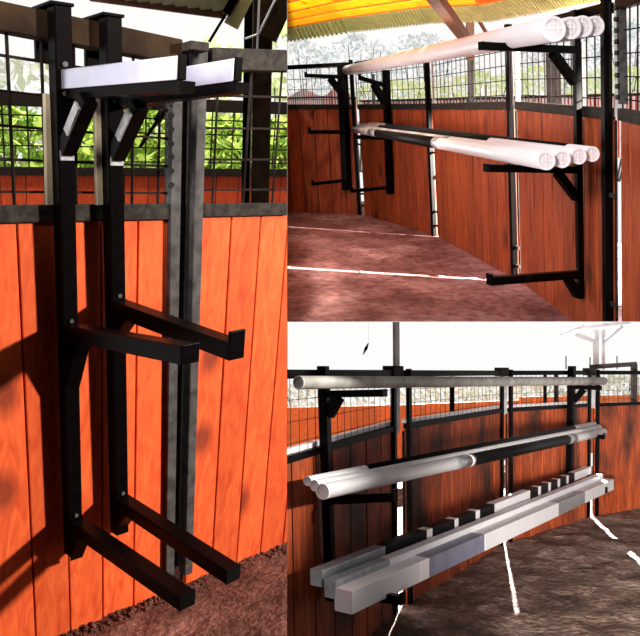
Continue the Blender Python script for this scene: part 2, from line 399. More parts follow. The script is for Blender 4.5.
# ground
m = MB(F); n = 46; x0, x1, y0, y1 = -2.2, 1.2, 1.6, 5.6
gv = [[(x0+(x1-x0)*i/n, y0+(y1-y0)*j/n, random.uniform(-.012, .012)) for i in range(n+1)] for j in range(n+1)]
m.add([p for r in gv for p in r], [(j*(n+1)+i, j*(n+1)+i+1, (j+1)*(n+1)+i+1, (j+1)*(n+1)+i) for j in range(n) for i in range(n)])
tag(m.build('floor', M['dirt1']), 'dark red earth ground under the two empty hanging racks', kind='structure')
# left panel
PL = g1(-25, 300); PR = g1(171, 300)
def zon(x, y): return on1(x, y).z
def lin(A_, B_, xa, ya, xb, yb):                                        # heights at A_ and B_ of the pixel line through two points
    p, q = on1(xa, ya), on1(xb, yb); L = (V((q.x, q.y))-V((p.x, p.y))).length
    def h(P): f = (V((P[0], P[1]))-V((p.x, p.y))).dot(V((q.x-p.x, q.y-p.y)))/L/L; return p.z+(q.z-p.z)*f
    return (h(A_), h(B_))
zr = lin(PL, PR, 0, 211, 170, 209); zt = lin(PL, PR, 0, 3, 190, 43)
panel(F, PL, PR, zr, zt, 'orange board fence panel behind the two black hanging racks', M['wood1'], v1, nb=5,
      rail_h=.038, beam_h=.078, dx=.098, dz=.09, beam_mat='beam')
# hinged stile of the left panel: grey flat bar with knobs
t = thing('gate_stile', F, PR, 'grey upright steel bar with round knobs at the right end of the rack panel', 'post')
m = MB(F); m.post(on1(167.5, 574), on1(174.5, 52), u1, .040, v1, .05); m.build('bar', M['grey'], t, bevel=.003)
m = MB(F); m.post(on1(174, 566, -.03), on1(183.5, 50, -.03), u1, .025, v1, .03); m.build('edge_strip', M['rust'], t, bevel=.003)
for y in (90, 103, 116, 130, 144, 157, 171, 185):
    m = MB(F); p = on1(170, y, .02); m.cyl(p, p+v1*.03-u1*.012, .011, 10); m.build('knob', M['knob'], t, smooth=True)
tag(None, None)
# gate post
t = thing('fence_post', F, g1(190, 520), 'dark grey square steel post right of the knobbed bar, in front of the gap', 'post')
m = MB(F); m.post(on1(185.5, 572, .0), on1(199, 44, .0), u1, .040, v1, .06); m.build('tube', M['grey'], t, bevel=.005)
m = MB(F); m.post(on1(179, 565, -.09), on1(188, 44, -.09), u1, .025, v1, .05); m.build('rear_flange', M['rust'], t, bevel=.003)
m = MB(F); m.post(on1(194, 52, .05), on1(194, 43, .05), u1, .07, v1, .08); m.build('cap', M['rust'], t, bevel=.003)
# right panel
PA = g1(197, 300); PB = g1(330, 300)
zr = lin(PA, PB, 200, 208, 287, 207); zt = lin(PA, PB, 200, 48, 287, 51)
panel(F, PA, PB, zr, zt, 'orange board fence panel right of the grey posts, no rack in front', M['wood1'], v1, nb=5, rail_h=.034, beam_h=.075,
      dx=.13, dz=.095, beam_mat='rust')
# kerb lumps at the wall foot
m = MB(F)
for k in range(500):
    f = random.random(); p = A.lerp(B, -.1+1.3*f)+v1*random.uniform(.0, .07); r = random.uniform(.004, .014)
    m.cyl(p+V((0, 0, -.01)), p+V((random.uniform(-.01, .01), 0, r)), r, 6, r*.5)
tag(m.build('loose_soil', M['dirt1']), 'crumbs of loose red soil along the foot of the orange fence', 'soil', kind='stuff')
# racks
W1 = .052
def arm1tip(root, x, y): return F.v(x, y, root, arm1)
def rk1(xt, yt, xb, yb, off, arms, label, strip_px):
    pt, pb = on1(xt, yt, off), on1(xb, yb, off)
    L = []
    for (yr, tx, ty, kw) in arms:
        f = (yr-yt)/(yb-yt); r = on1(xt+(xb-xt)*f, yr, off)
        L.append(dict(z=r.z, tip=arm1tip(r, tx, ty), **kw))
    b0 = on1(strip_px[0], strip_px[1], .02); b1 = on1(strip_px[2], strip_px[3], .02)
    return rack(F, pt, pb, u1, arm1, W1, label, L, 'hanging pole racks on the orange fence', side_strip=(b0, b1), brackets=True)
rk1(59, 7, 73.5, 553, .05,
    [(80, 181, 68, dict(mat='gloss', alabel='bright bare steel arm reaching right', w=.022, h=.056, under=True, stop=0, brace=(.17, .21), bolts=1)),
     (331, 189, 354, dict(w=.055, h=.055, stop=.0, gusset=(.12, .22), bolts=1)),
     (522, 186, 600, dict(w=.055, h=.055, stop=0, gusset=(.10, .16), bolts=1))],
    'black hanging pole rack nearest the left edge, its top arm ending before the grey post', (52.5, 205, 50.5, 94))
rk1(110, 18, 119.5, 532, .05,
    [(89, 237, 70, dict(mat='gloss', alabel='bright bare steel arm, mostly behind the nearer arm', w=.022, h=.056, under=True, stop=0, brace=(.17, .21), bolts=1)),
     (306, 235, 350, dict(w=.055, h=.055, stop=.035, gusset=(.12, .12), bolts=1)),
     (500, 232, 574, dict(w=.055, h=.055, stop=0, gusset=(.10, .12), bolts=1))],
    'black hanging pole rack second from the left edge, arms reaching past the grey post', (102, 205, 100, 94))

# outer fence beyond
Ao = F.dep(-60, 96, 6.4); Bo = F.dep(330, 108, 7.4); uo = nrm(Bo-Ao); vo = perp(uo, (0, -1))
def ono(x, y): return F.v(x, y, Ao, uo)
za, zb = ono(-60, 90).z, ono(330, 104).z; ra, rb = ono(-60, 169).z, ono(330, 172).z
panel(F, Ao, Bo, (ra, rb), (za, zb), 'long orange outer fence with dark rails, seen through the wire of the rack panel', M['outer1'], vo, nb=16,
      z0=-.3, rail_h=.05, beam_h=.11, dx=.2, dz=.12, wire=.006, rail_mat='wire', beam_mat='wire')
# support post of the roof
D = 5.6
t = thing('roof_post', F, F.z(256, 560), 'tall dark roof post behind the right fence panel', 'post')
P0 = F.dep(258, 330, D); P1 = F.dep(264, -30, D)
m = MB(F); m.bar(P0, P1, .13, .13, up=(0, 1, 0)); m.build('shaft', M['beam'], t, bevel=.006)
P0 = F.dep(244, 300, D+.1); P1 = F.dep(250, -30, D+.1)
m = MB(F); m.bar(P0, P1, .06, .1, up=(0, 1, 0)); m.build('inner_shaft', M['black'], t, bevel=.004)
m = MB(F); m.bar(F.dep(268, 38, D-.1), F.dep(289, -8, D-.1), .12, .1, up=(0, 1, 0)); m.build('knee_brace', M['beam'], t, bevel=.004)
m = MB(F); m.cyl(F.dep(258.5, 34, D-.25), F.dep(277, -4, D-.25), .0075, 8); m.cyl(F.dep(245, 39, D-.25), F.dep(258.5, 34, D-.25), .0075, 8)
m.cyl(F.dep(257, 52, D-.25), F.dep(259.5, -5, D-.25), .007, 8)
tag(m.build('cable', M['pale_steel'], t), 'thin pale cable stapled to the dark roof post')
# roof edge over yard one
t = thing('roof', F, F.dep(170, 5, 5.2), 'olive board roof eave at the top above the two racks', 'roof')
Re = [F.dep(95, -3, 5.4), F.dep(160, 6, 5.4), F.dep(230, 14, 5.4), F.dep(262, 14, 5.6), F.dep(300, 22, 5.6)]
m = MB(F)
for k in range(11):
    a = F.dep(100+k*12.5, -2+k*1.45, 5.4); b = a+V((.28, -1.6, .46)); w_ = V((.085, .012, .004))
    m.box8([a, a+w_, b+w_*1.05, b, a+V((0, 0, .02)), a+w_+V((0, 0, .02)), b+w_+V((0, 0, .02)), b+V((0, 0, .02))])
m.build('boards', M['roof1'], t)
m = MB(F); m.bar(F.dep(90, -3, 5.42), F.dep(226, 15, 5.42), .03, .05); m.build('fascia', M['rafter'], t, bevel=.004)
m = MB(F); m.bar(F.dep(231, 26, 5.3), F.dep(248, -8, 5.3), .03, .1, up=(.9, 0, .4)); m.build('end_board', M['roofpale'], t, bevel=.003)
m = MB(F); m.bar(F.dep(226, 14, 5.25), F.dep(240, -10, 5.25), .06, .05, up=(.9, 0, .4)); m.build('rafter', M['black'], t, bevel=.003)
m = MB(F); m.cyl(F.dep(209, 42, 5.35), F.dep(226, 14, 5.35), .01, 8); m.build('tie_rod', M['black'], t)
m = MB(F)
m.bar(F.dep(140, 147, 5.0), F.dep(168, 105, 5.0), .02, .02)
m.bar(F.dep(157, 122, 5.0), F.dep(165, 108, 5.0), .045, .045)
tag(m.build('leaning_rod', M['black']), 'thin dark slanted rod behind the mesh left of the knobbed bar', 'rod')
# bushes
for i, (x, w_, top, lf, lab) in enumerate([
        (-10, 1.3, 100, 'leafA', 'bright green bush behind the mesh at the left edge'),
        (75, 1.2, 112, 'leafA', 'green bush behind the mesh between the two rack uprights'),
        (150, 1.2, 108, 'leafA', 'green bush behind the mesh left of the knobbed bar'),
        (222, 1.1, 118, 'leafA', 'dense green bush behind the mesh right of the grey square post'),
        (290, 1.1, 120, 'leafA', 'green bush behind the mesh beside the tall roof post')]):
    p = F.dep(x, 172, 8.3+.15*(i % 2)); q = F.dep(x, top, 8.3)
    bush(F, (p.x, p.y, 0), w_, .5, p.z-.5, q.z, 1500, lf, lab, group=None, ls=.085)
for i, (x, w_, top, lab) in enumerate([(20, 1.9, 58, 'sunlit-coloured pale tree high behind the mesh at the left'), (130, 1.6, 74, 'sunlit-coloured pale tree behind the top steel arms'),
                              (215, 1.5, 44, 'sunlit-coloured pale tree behind the mesh under the roof tie rod'), (290, 1.2, 22, 'sunlit-coloured pale tree right of the tall roof post')]):
    p = F.dep(x, 130, 10.5); q = F.dep(x, top, 10.5)
    bush(F, (p.x, p.y, 0), w_, .5, p.z-.3, q.z, 330, 'leafB' if i < 2 else 'leafD', lab, 'tree', 'tree', ls=.12, trunk=False)

# =====================================================================================================================
#  YARD TWO: racks loaded with round poles
# =====================================================================================================================
F = F2
fl = [(200, 210), (363, 215), (437, 237), (518, 281), (613, 350), (680, 420)]
N2 = [F.z(*p) for p in fl]
m = MB(F); n = 60; x0, x1, y0, y1 = -1.2, 3.2, 4.4, 11.5
m.add([(x0+(x1-x0)*i/n, y0+(y1-y0)*j/n, random.uniform(-.01, .01)) for j in range(n+1) for i in range(n+1)],
      [(j*(n+1)+i, j*(n+1)+i+1, (j+1)*(n+1)+i+1, (j+1)*(n+1)+i) for j in range(n) for i in range(n)])
tag(m.build('floor', M['dirt2']), 'pinkish red earth ground below the racks of round poles', kind='structure')
labs2 = ['dark red board fence panel at the far left of the upper right yard',
         'red board fence panel between the two far white slits, behind the round poles',
         'red board fence panel in the middle behind the loaded lower poles',
         'red board fence panel behind the near rack upright',
         'orange red board fence panel at the right edge of the upper right yard']
zr2 = 1.50
tops = [(225, 70), (355, 62), (430, 50), (510, 28), (611, 2), (660, -12)]
Dn2 = []
for k in range(5):
    a, b = N2[k], N2[k+1]; u = nrm(b-a); nor = perp(u, (-1, -1) if k > 0 else (0, -1))
    L = (b-a).length
    sl = .045 if k else 0
    a2 = a+u*({0: 0, 1: .05, 2: .05, 3: .075, 4: .16}[k]); b2 = b-u*.02
    def ht(P, x, y):
        q = F.v(x, y, P, u); return q.z
    zt = (F.v(*tops[k], a, u).z, F.v(*tops[k+1], b, u).z)
    rz = [(F.v(fl[i][0]-(6 if i < 4 else 0), {0: 106, 1: 106, 2: 105.5, 3: 104, 4: 112, 5: 124}[i], N2[i], u).z) for i in (k, k+1)]
    panel(F, a2, b2, tuple(rz), zt, labs2[k], M['wood2'], nor, nb=max(4, int(L/.19)), rail_h=.045, beam_h=.05 if k < 3 else .06, dx=.12, dz=.11,
          wire=.0035 if k else .004, gap=.012, rail_mat='rust', beam_mat='black')
    Dn2.append((u, nor))
    if k:
        # black square post just left of the slit, sunlight put into a pale strip on its edge
        pl = {1: 'slim black post with a pale edge between the two far racks', 2: 'black post with a pale edge left of the middle of the upper right yard',
              3: 'black post with a pale edge rising behind the upper arm of the near rack', 4: 'thick black post with a pale edge right of the near rack'}[k]
        ub, nb_ = Dn2[k-1]
        wd = .05 if k < 4 else .055
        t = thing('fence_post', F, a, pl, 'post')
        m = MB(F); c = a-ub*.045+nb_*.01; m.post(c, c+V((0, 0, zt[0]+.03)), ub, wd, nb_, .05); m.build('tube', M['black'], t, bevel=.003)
        m = MB(F); c = a+u*{1: .02, 2: .02, 3: .03, 4: .05}[k]-nb_*.03; m.post(c+V((0, 0, rz[0]*.98)), c+V((0, 0, zt[0])), u, {1: .03, 2: .03, 3: .04, 4: .08}[k], nb_, .03); tag(m.build('pale_edge', M['pale_steel'], t), 'pale edge strip painted as sunlit')
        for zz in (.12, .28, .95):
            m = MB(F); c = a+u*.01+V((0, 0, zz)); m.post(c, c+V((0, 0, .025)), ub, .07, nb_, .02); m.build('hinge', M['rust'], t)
# knobbed stile at the right
t = thing('gate_stile', F, N2[4], 'steel bar with a column of round knobs at the right of the upper right yard', 'post')
u, nor = Dn2[4]; c = N2[4]+u*.13
pz = F.v(623, 104, N2[4]+u*.10, u)
m = MB(F); c0 = V((pz.x, pz.y, 1.5)); c1 = F.v(621, -8, pz, u); m.post(c0, c1, u, .05, nor, .04); m.build('bar', M['grey'], t)
for k in range(9):
    p = c0.lerp(c1, .06+k*.1)+nor*.02; m = MB(F); m.cyl(p, p+nor*.02, .014, 10); m.build('knob', M['knob'], t, smooth=True)

# near rack
def wallpt(F, x, y, P, u): return F.v(x, y, P, u)
u, nor = Dn2[3]
u_arm2 = nrm(V((-(1600-320), -740, 0)))
pt = F.v(576, 12, N2[3]+nor*.06, u); pb = F.v(580.5, 298, N2[3]+nor*.06, u)
def rk2(pt, pb, u, arms, w, label, nor, **kw):
    L = []
    for (xr, yr, tx, ty, k) in arms:
        r = F.v(xr, yr, pt, u); L.append(dict(z=r.z, tip=F.v(tx, ty, r, u_arm2), **k))
    return rack(F, pt, pb, u, u_arm2, w, label, L, 'racks in the round pole yard', **kw)
near2 = rk2(pt, pb, u, [(577, 50, 482, 46, dict(h=.045, w=.05, stop=.0, brace=(.22, .2))),
                (579, 170, 487, 168, dict(h=.045, w=.05, stop=.0, brace=(.2, .18))),
                (580, 274, 490, 281, dict(h=.05, w=.05, stop=.02, brace=(.12, .14), bolts=1))], .055,
            'near black pole rack at the right of the upper right yard, lowest arm empty', nor)
# far racks
u, nor = Dn2[0]
pt = F.v(342, 64, N2[0]+nor*.06, u); pb = F.v(347, 190, N2[0]+nor*.06, u)
farA = rk2(pt, pb, u, [(343, 77, 306, 75.5, dict(h=.05, w=.05, stop=.02, brace=(.2, .2))), (345, 132, 310, 132, dict(h=.05, w=.05, stop=.04)),
                (346, 180, 313, 184, dict(h=.04, w=.05, stop=.03))], .08, 'far black pole rack farthest left, its arms pointing left', nor, hook=False)
u, nor = Dn2[1]
pt = F.v(386, 70, N2[1]+nor*.06, u); pb = F.v(390, 194, N2[1]+nor*.06, u)
farB = rk2(pt, pb, u, [(387, 86, 360, 78, dict(h=.05, w=.05, stop=.02, brace=(.2, .2))), (388, 138, 356, 137, dict(h=.05, w=.05, stop=.02)),
                (389, 187, 352, 191, dict(h=.04, w=.05, stop=.03))], .08, 'far black pole rack between the two far white slits', nor, hook=False)

# poles
def pole(F, p, q, r0, r1, mat, label, group, bands=(), cap='cap', name='jump_pole', caps=True, cross=True):
    t = thing(name, F, (p+q)/2, label, 'pole', group)
    m = MB(F); m.cyl(p, q, r0, 28, r1, rings=6); m.build('shaft', M[mat], t, smooth=True)
    d = (q-p).normalized(); L = (q-p).length
    for (t0, t1, mt, nm, lab) in bands:
        a, b = p.lerp(q, t0), p.lerp(q, t1); ra = r0+(r1-r0)*t0+.0015; rb = r0+(r1-r0)*t1+.0015
        m = MB(F); m.cyl(a, b, ra, 28, rb, rings=2); tag(m.build(nm, M[mt], t, smooth=True), lab)
    if caps:
        m = MB(F); m.tube(p-d*.006, p+d*.004, r0*.80, r0*1.01, 24); m.build('rim', M[cap], t)
        m = MB(F); m.tube(p-d*.002, p+d*.004, r0*.40, r0*.5, 20)
        if cross:
            a = d.cross(V((0, 0, 1))).normalized(); b = a.cross(d)
            for ax in (a, b): m.bar(p-ax*r0*.8-d*.002, p+ax*r0*.8-d*.002, r0*.05, .004, up=d)
        m.build('end_cap', M[cap], t)
    return t
pn = near2['_o']
un, nn = Dn2[3]; uf, nf = Dn2[0]
NP = F.v(577, 60, N2[3]+nn*.06, un); FP_ = F.v(343, 77, N2[0]+nf*.06, uf)
NP0 = V((NP.x, NP.y, 0)) ; FP0 = V((FP_.x, FP_.y, 0))
back = nrm(F.vp(162))
NPe = NP0-back*.55                                                       # plane a little nearer than the near arm
FPe = FP0+back*.25
grp = 'round white poles on the top arms'
labs = ['white round pole on the top arms, leftmost of the four round ends', 'white round pole on the top arms, second end from the left',
        'white round pole on the top arms, third end from the left', 'white round pole on the top arms, end nearest the fence']
tops2 = [((553.5, 29), (343, 71), .064), ((570.5, 28), (347, 71), .0570), ((582.5, 26.5), (350, 70), .0560), ((595, 26), (354, 69.5), .0520)]
for i, (a, b, r) in enumerate(tops2):
    p = F.v(*a, NPe, u_arm2); q = F.v(*b, FPe, u_arm2)
    pole(F, p, q, r, .060, 'pvc', labs[i], grp)
grp = 'round poles on the middle arms'
B1 = lambda: [(.125, .15, 'band', 'tape_band', 'silver tape ring'), (0, 0, 'cap', 'x', None)]
mids = [((546, 160.5), (350, 129), .050, [(.305, .325, 'band', 'tape_band', 'silver tape ring'), (.325, .70, 'pblack', 'sleeve', 'black middle section'), (.70, .76, 'band', 'tape_band', 'silver tape ring')],
         'white pole with black middle on the middle arms, lowest and foremost'),
        ((562, 159), (353.5, 127), .047, [(.30, .325, 'band', 'tape_band', 'silver tape ring')], 'all white pole on the middle arms, second from the front'),
        ((578.5, 156), (357, 125), .045, [(.20, .76, 'pblack', 'sleeve', 'black middle section')], 'white pole with black middle on the middle arms, third from the front'),
        ((592, 154), (360.5, 123.5), .042, [(.04, .75, 'pblack', 'sleeve', 'black middle section')], 'pole with pinkish end on the middle arms, closest to the fence')]
for i, (a, b, r, bands, lab) in enumerate(mids):
    p = F.v(*a, NPe, u_arm2); q = F.v(*b, FPe, u_arm2)
    pole(F, p, q, r, .038, 'pvc', lab, grp, bands)

# outer fences beyond
def ofence(F, p0, p1, D0, D1, ytop, z0, nb, mat, label, ribs=None, wave=None, name='outer_fence', gap=.02):
    a = F.dep(*p0, D0); b = F.dep(*p1, D1); u = nrm(b-a); nor = perp(u, (0, -1)); t = thing(name, F, (a.x, a.y, z0), label, 'fence')
    m = MB(F); L = (V((b.x, b.y, 0))-V((a.x, a.y, 0))).length
    for k in range(nb):
        f0, f1 = k/nb, (k+1)/nb
        h0 = a.z+(b.z-a.z)*f0; h1 = a.z+(b.z-a.z)*f1
        if wave: h0 += wave*math.sin(math.pi*f0)**2; h1 += wave*math.sin(math.pi*f1)**2
        m.wall(a.lerp(b, f0+gap/nb), a.lerp(b, f1-gap/nb), z0, h0, z0, h1, nor, -.03, 0)
    m.build('boards', M[mat], t)
    if ribs:
        m = MB(F)
        for k in range(ribs):
            p = a.lerp(b, k/ribs); h = p.z+(wave*math.sin(math.pi*k/ribs)**2 if wave else 0)
            m.bar(V((p.x, p.y, z0))+nor*.03, V((p.x, p.y, h))+nor*.03, .022, .022)
        m.build('bars', M['pale_steel'], t)
        m = MB(F); m.bar(V((a.x, a.y, a.z-.02))+nor*.03, V((b.x, b.y, b.z-.02))+nor*.03, .03, .03); m.build('top_bar', M['rust'], t)
    return t
ofence(F, (287, 97), (322, 96), 13, 13.2, .75, .9, 16, 'outer2', 'red outer gate with pale bars, left of its divider beyond the far racks', 16, .12)
ofence(F, (322, 96), (356, 97), 13.2, 13.2, .75, .9, 12, 'outer2', 'orange arched outer gate with bars behind the far rack', 12, .17)
ofence(F, (362, 100), (480, 97), 13, 11, .75, .9, 40, 'outer2', 'low red picket fence beyond the mesh in the middle', 40)
ofence(F, (480, 97), (700, 91), 11, 7.4, .75, .9, 60, 'outer2', 'low orange picket fence beyond the mesh behind the near rack', 60)
# outside posts
for i, (x, y0_, y1_, w_, D_, lab) in enumerate([(470, 20, 101, .07, 9.5, 'grey outside post beneath the roof brace'), (553, 50, 100, .13, 8.5, 'broad grey outside post left of the near rack'),
                                   (583, 42, 100, .05, 7.0, 'slim grey outside post right of the near rack'), (373, 74, 104, .05, 11.5, 'slim dark outside post between the far racks')]):
    m = MB(F); m.bar(F.dep(x+1, y1_+6, D_), F.dep(x, y0_, D_), w_, w_, up=(0, 1, 0)); tag(m.build('outside_post', M['grey'], bevel=.004), lab, 'post')
# roof of yard two
zE = 2.34
E = [F.z(250, 48, zE), F.z(350, 33, zE), F.z(430, 24, zE), F.z(490, 22, zE), F.z(560, 10, zE), F.z(650, -6, zE)]
apex = V((-1.0, 2.2, 3.9))
t = thing('roof', F, E[2], 'yellow and orange board roof over the round pole racks with a pale corrugated rim', 'roof')
lv = [0, .072, .078, .105, .111, .14, .146, .18, .186, .23, .236, .29, .296, .36, .366, .45, .456, .6]
def Ep(k, s): return E[k].lerp(apex, s)
Zt = V((0, 0, .02))
for nm, mat, sel in (('yellow_boards', 'roofy', lambda j, k: k < 3 and j % 2 == 0), ('orange_boards', 'roofo', lambda j, k: k >= 3 or j % 2)):
    m = MB(F)
    for k in range(5):
        for j in range(1, len(lv)-1):
            if not sel(j, k): continue
            a, b, c, d = Ep(k, lv[j]), Ep(k+1, lv[j]), Ep(k+1, lv[j+1]-.004), Ep(k, lv[j+1]-.004)
            m.box8([a, b, c, d, a+Zt, b+Zt, c+Zt, d+Zt])
    m.build(nm, M[mat], t)
m = MB(F)
for k in range(5):
    nn_ = 26
    for j in range(nn_):
        a, b = E[k].lerp(E[k+1], j/nn_), E[k].lerp(E[k+1], (j+.55)/nn_); c, d = a.lerp(apex, .069), b.lerp(apex, .069)
        m.box8([a, b, d, c, a+Zt*.6, b+Zt*.6, d+Zt*.6, c+Zt*.6])
m.build('corrugated_rim', M['roofg'], t)
m = MB(F)
for k in range(5):
    a, b = E[k], E[k+1]; c, d = b.lerp(apex, .071), a.lerp(apex, .071); up = Zt
    m.box8([a+up, b+up, c+up, d+up, a+up*1.5, b+up*1.5, c+up*1.5, d+up*1.5])
m.build('rim_sheet', M['roofpale'], t)
m = MB(F); m.bar(F.dep(428, -12, 5.2), F.dep(468, 42, 7.6), .09, .09); m.build('rafter', M['rafter'], t, bevel=.004)
m = MB(F); m.bar(F.dep(475, 14, 8.4), F.dep(487, 34, 8.6), .03, .03); m.bar(F.dep(470, 18, 8.5), F.dep(470, 60, 8.5), .08, .08, up=(0, 1, 0)); m.build('bracing', M['rafter'], t)
# trees beyond yard two
for i, (x, top, bot, w_, lf, lab, D_) in enumerate([
        (300, 40, 104, 1.3, 'leafC', 'overexposed-pale tree beyond the roof rim at the far left of the pole yard', 16),
        (360, 36, 104, 1.4, 'leafC', 'overexposed-pale tree beyond the far racks', 16.5),
        (425, 34, 100, 1.3, 'leafC', 'overexposed-pale tree above the middle of the round poles', 16),
        (400, 82, 108, 1.6, 'leafD', 'yellow green shrub under the top poles in the middle', 14.5),
        (480, 74, 108, 1.5, 'leafD', 'yellow green shrub left of the near rack', 14.5),
        (545, 66, 108, 1.4, 'leafD', 'yellow green shrub below the top arm of the near rack', 14.5),
        (560, 30, 100, 1.3, 'leafC', 'overexposed-pale tree right behind the near rack', 16),
        (625, 20, 104, 1.2, 'leafC', 'overexposed-pale tree at the right edge behind the knobbed bar', 16),
        (620, 66, 108, 1.2, 'leafD', 'yellow green shrub at the right edge behind the mesh', 14.5)]):
    p = F.dep(x, bot, D_); q = F.dep(x, top, D_)
    bush(F, (p.x, p.y, 0), w_, .5, p.z, q.z, 800 if lf == 'leafC' else 600, lf, lab, 'tree' if lf == 'leafC' else 'bush', 'tree' if lf == 'leafC' else 'bush', ls=.07)

# =====================================================================================================================
#  YARD THREE: racks with rails against the light
# =====================================================================================================================
F = F3
fl = [(180, 790), (396, 612), (502, 545), (589, 517), (690, 500)]
N3 = [F.z(*p) for p in fl]
m = MB(F); n = 60; x0, x1, y0, y1 = -1.2, 6.0, 3.6, 14
m.add([(x0+(x1-x0)*i/n, y0+(y1-y0)*j/n, random.uniform(-.02, .02)) for j in range(n+1) for i in range(n+1)],
      [(j*(n+1)+i, j*(n+1)+i+1, (j+1)*(n+1)+i+1, (j+1)*(n+1)+i) for j in range(n) for i in range(n)])
tag(m.build('floor', M['dirt3']), 'brown packed earth ground with sun streaks below the square rails', kind='structure')
labs3 = ['dark rust board fence panel at the left of the lower right yard', 'rust board fence panel between the left and middle posts, behind the square rails',
         'rust board fence panel left of the far rack in the lower right yard', 'bright rust board fence panel at the right edge of the lower right yard']
raily = {0: 490, 1: 427, 2: 410, 3: 404.5, 4: 401}
Dn3 = []
for k in range(4):
    a, b = N3[k], N3[k+1]; u = nrm(b-a); nor = perp(u, (0, -1)); L = (b-a).length
    xx = {0: 180, 1: 394, 2: 499, 3: 590, 4: 692}
    rz = [F.v(xx[i], raily[i], N3[i], u).z for i in (k, k+1)]
    zt = [F.v(xx[i], {0: 369, 1: 370, 2: 370.5, 3: 370.5, 4: 371}[i], N3[i], u).z for i in (k, k+1)]
    a2 = a+u*{0: 0, 1: .22, 2: .14, 3: .12}[k]; b2 = b-u*.02
    panel(F, a2, b2, tuple(rz), tuple(zt), labs3[k], M['wood3'], nor, nb=max(4, int(L/.24)), rail_h=.028, beam_h=.05, dx=.1, dz=.1, wire=.0017, gap=.014,
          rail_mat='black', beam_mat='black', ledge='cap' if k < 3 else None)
    Dn3.append((u, nor))
    if k:
        ub, nb_ = Dn3[k-1]
        t = thing('fence_post', F, a, {1: 'sunlit-painted pale post with a dark twin, left of the middle of the lower right yard', 2: 'sunlit-painted pale post with dark sides in the middle of the lower right yard',
                                       3: 'sunlit-painted pale post with dark sides beside the far rack'}[k], 'post')
        m = MB(F); c = a-ub*.04+nb_*.01; m.post(c+V((0, 0, 0)), c+V((0, 0, zt[0]+.02)), ub, .05, nb_, .03); m.build('dark_tube', M['black'], t, bevel=.003)
        m = MB(F); c = a+u*{1: .24, 2: .16, 3: .14}[k]+nor*.005; m.post(c, c+V((0, 0, zt[0]+.01)), u, .05, nor, .03); m.build('dark_edge', M['black'], t, bevel=.003)
        m = MB(F); c = a+u*.08-nb_*.02; m.post(c+V((0, 0, rz[0]-.05)), c+V((0, 0, zt[0]+(.45 if k == 1 else .01))), u, .08, nor, .02); tag(m.build('pale_tube', M['pale_steel'], t, bevel=.003), 'pale side of the post, painted as sunlit')
        m = MB(F); c = a-ub*.02; m.post(c+V((0, 0, zt[0]-.06)), c+V((0, 0, zt[0]+.03)), ub, .2, nb_, .09); m.build('clamp', M['rust'], t, bevel=.004)
arm3 = nrm(V((640+320, -740, 0)))
def rk3(pt, pb, u, arms, w, label, **kw):
    L = []
    for (xr, yr, tx, ty, k) in arms:
        r = F.v(xr, yr, pt, u); L.append(dict(z=r.z, tip=F.v(tx, ty, r, arm3), **k))
    return rack(F, pt, pb, u, arm3, w, label, L, 'racks in the square rail yard', **kw)
u, nor = Dn3[0]
pt = F.v(323, 366, N3[1]+nor*.06, u); pb = F.v(331, 600, N3[1]+nor*.06, u)
rA = rk3(pt, pb, u, [(325, 394, 384, 393, dict(h=.04, w=.05, stop=.0, brace=(.10, .12))), (328, 500, 394, 497, dict(h=.05, w=.05, stop=.02)),
                (330, 590, 402, 600, dict(h=.05, w=.05, stop=.02))], .06, 'dark pole rack at the left of the lower right yard', hook=False)
u, nor = Dn3[2]
pt = F.v(572, 366, N3[3]+nor*.06, u); pb = F.v(569, 494, N3[3]+nor*.06, u)
rB = rk3(pt, pb, u, [(572, 387, 601, 388, dict(h=.05, w=.05, stop=.0, brace=(.14, .16))), (570, 436, 604, 437, dict(h=.05, w=.05, stop=.02)),
                (569, 486, 606, 491, dict(h=.05, w=.05, stop=.02))], .07, 'far black pole rack at the right of the lower right yard', hook=False)
bk = F.vp(868)
LP = V((*F.v(325, 400, N3[1]+Dn3[0][1]*.06, Dn3[0][0]).xy, 0)); RP = V((*F.v(572, 400, N3[3]+Dn3[2][1]*.06, Dn3[2][0]).xy, 0))
LPe = LP-bk*.35; RPe = RP+bk*.35
def ln3(a, b): return F.v(*a, LPe, arm3), F.v(*b, RPe, arm3)
p, q = ln3((299, 382.5), (604, 381))
pole(F, p, q, .036, .045, 'greypole', 'single weathered grey pole lying on the top arms', None, cap='greypole')
grp = 'round poles on the middle arms of the lower right yard'
for i, (a, b, r, bands, lab) in enumerate([
        ((308, 481), (594, 424), .026, [(.10, .85, 'pblack', 'sleeve', 'black section')], 'thin pole with black middle, rearmost on the middle arms'),
        ((315, 485.5), (599, 427.5), .030, [(.95, .965, 'band', 'tape_band', 'grey band')], 'white pole between two others on the middle arms'),
        ((323, 491.5), (603, 432), .042, [(.275, .32, 'band', 'tape_band', 'grey band'), (.32, .33, 'cap', 'ring', 'white ring'), (.33, .746, 'pblack', 'sleeve', 'black middle section'), (.746, .79, 'band', 'tape_band', 'grey band')], 'thick white pole with black middle, front of the middle arms')]):
    p, q = ln3(a, b); pole(F, p, q, r, r*1.15, 'white3', lab, grp, bands, cross=False)
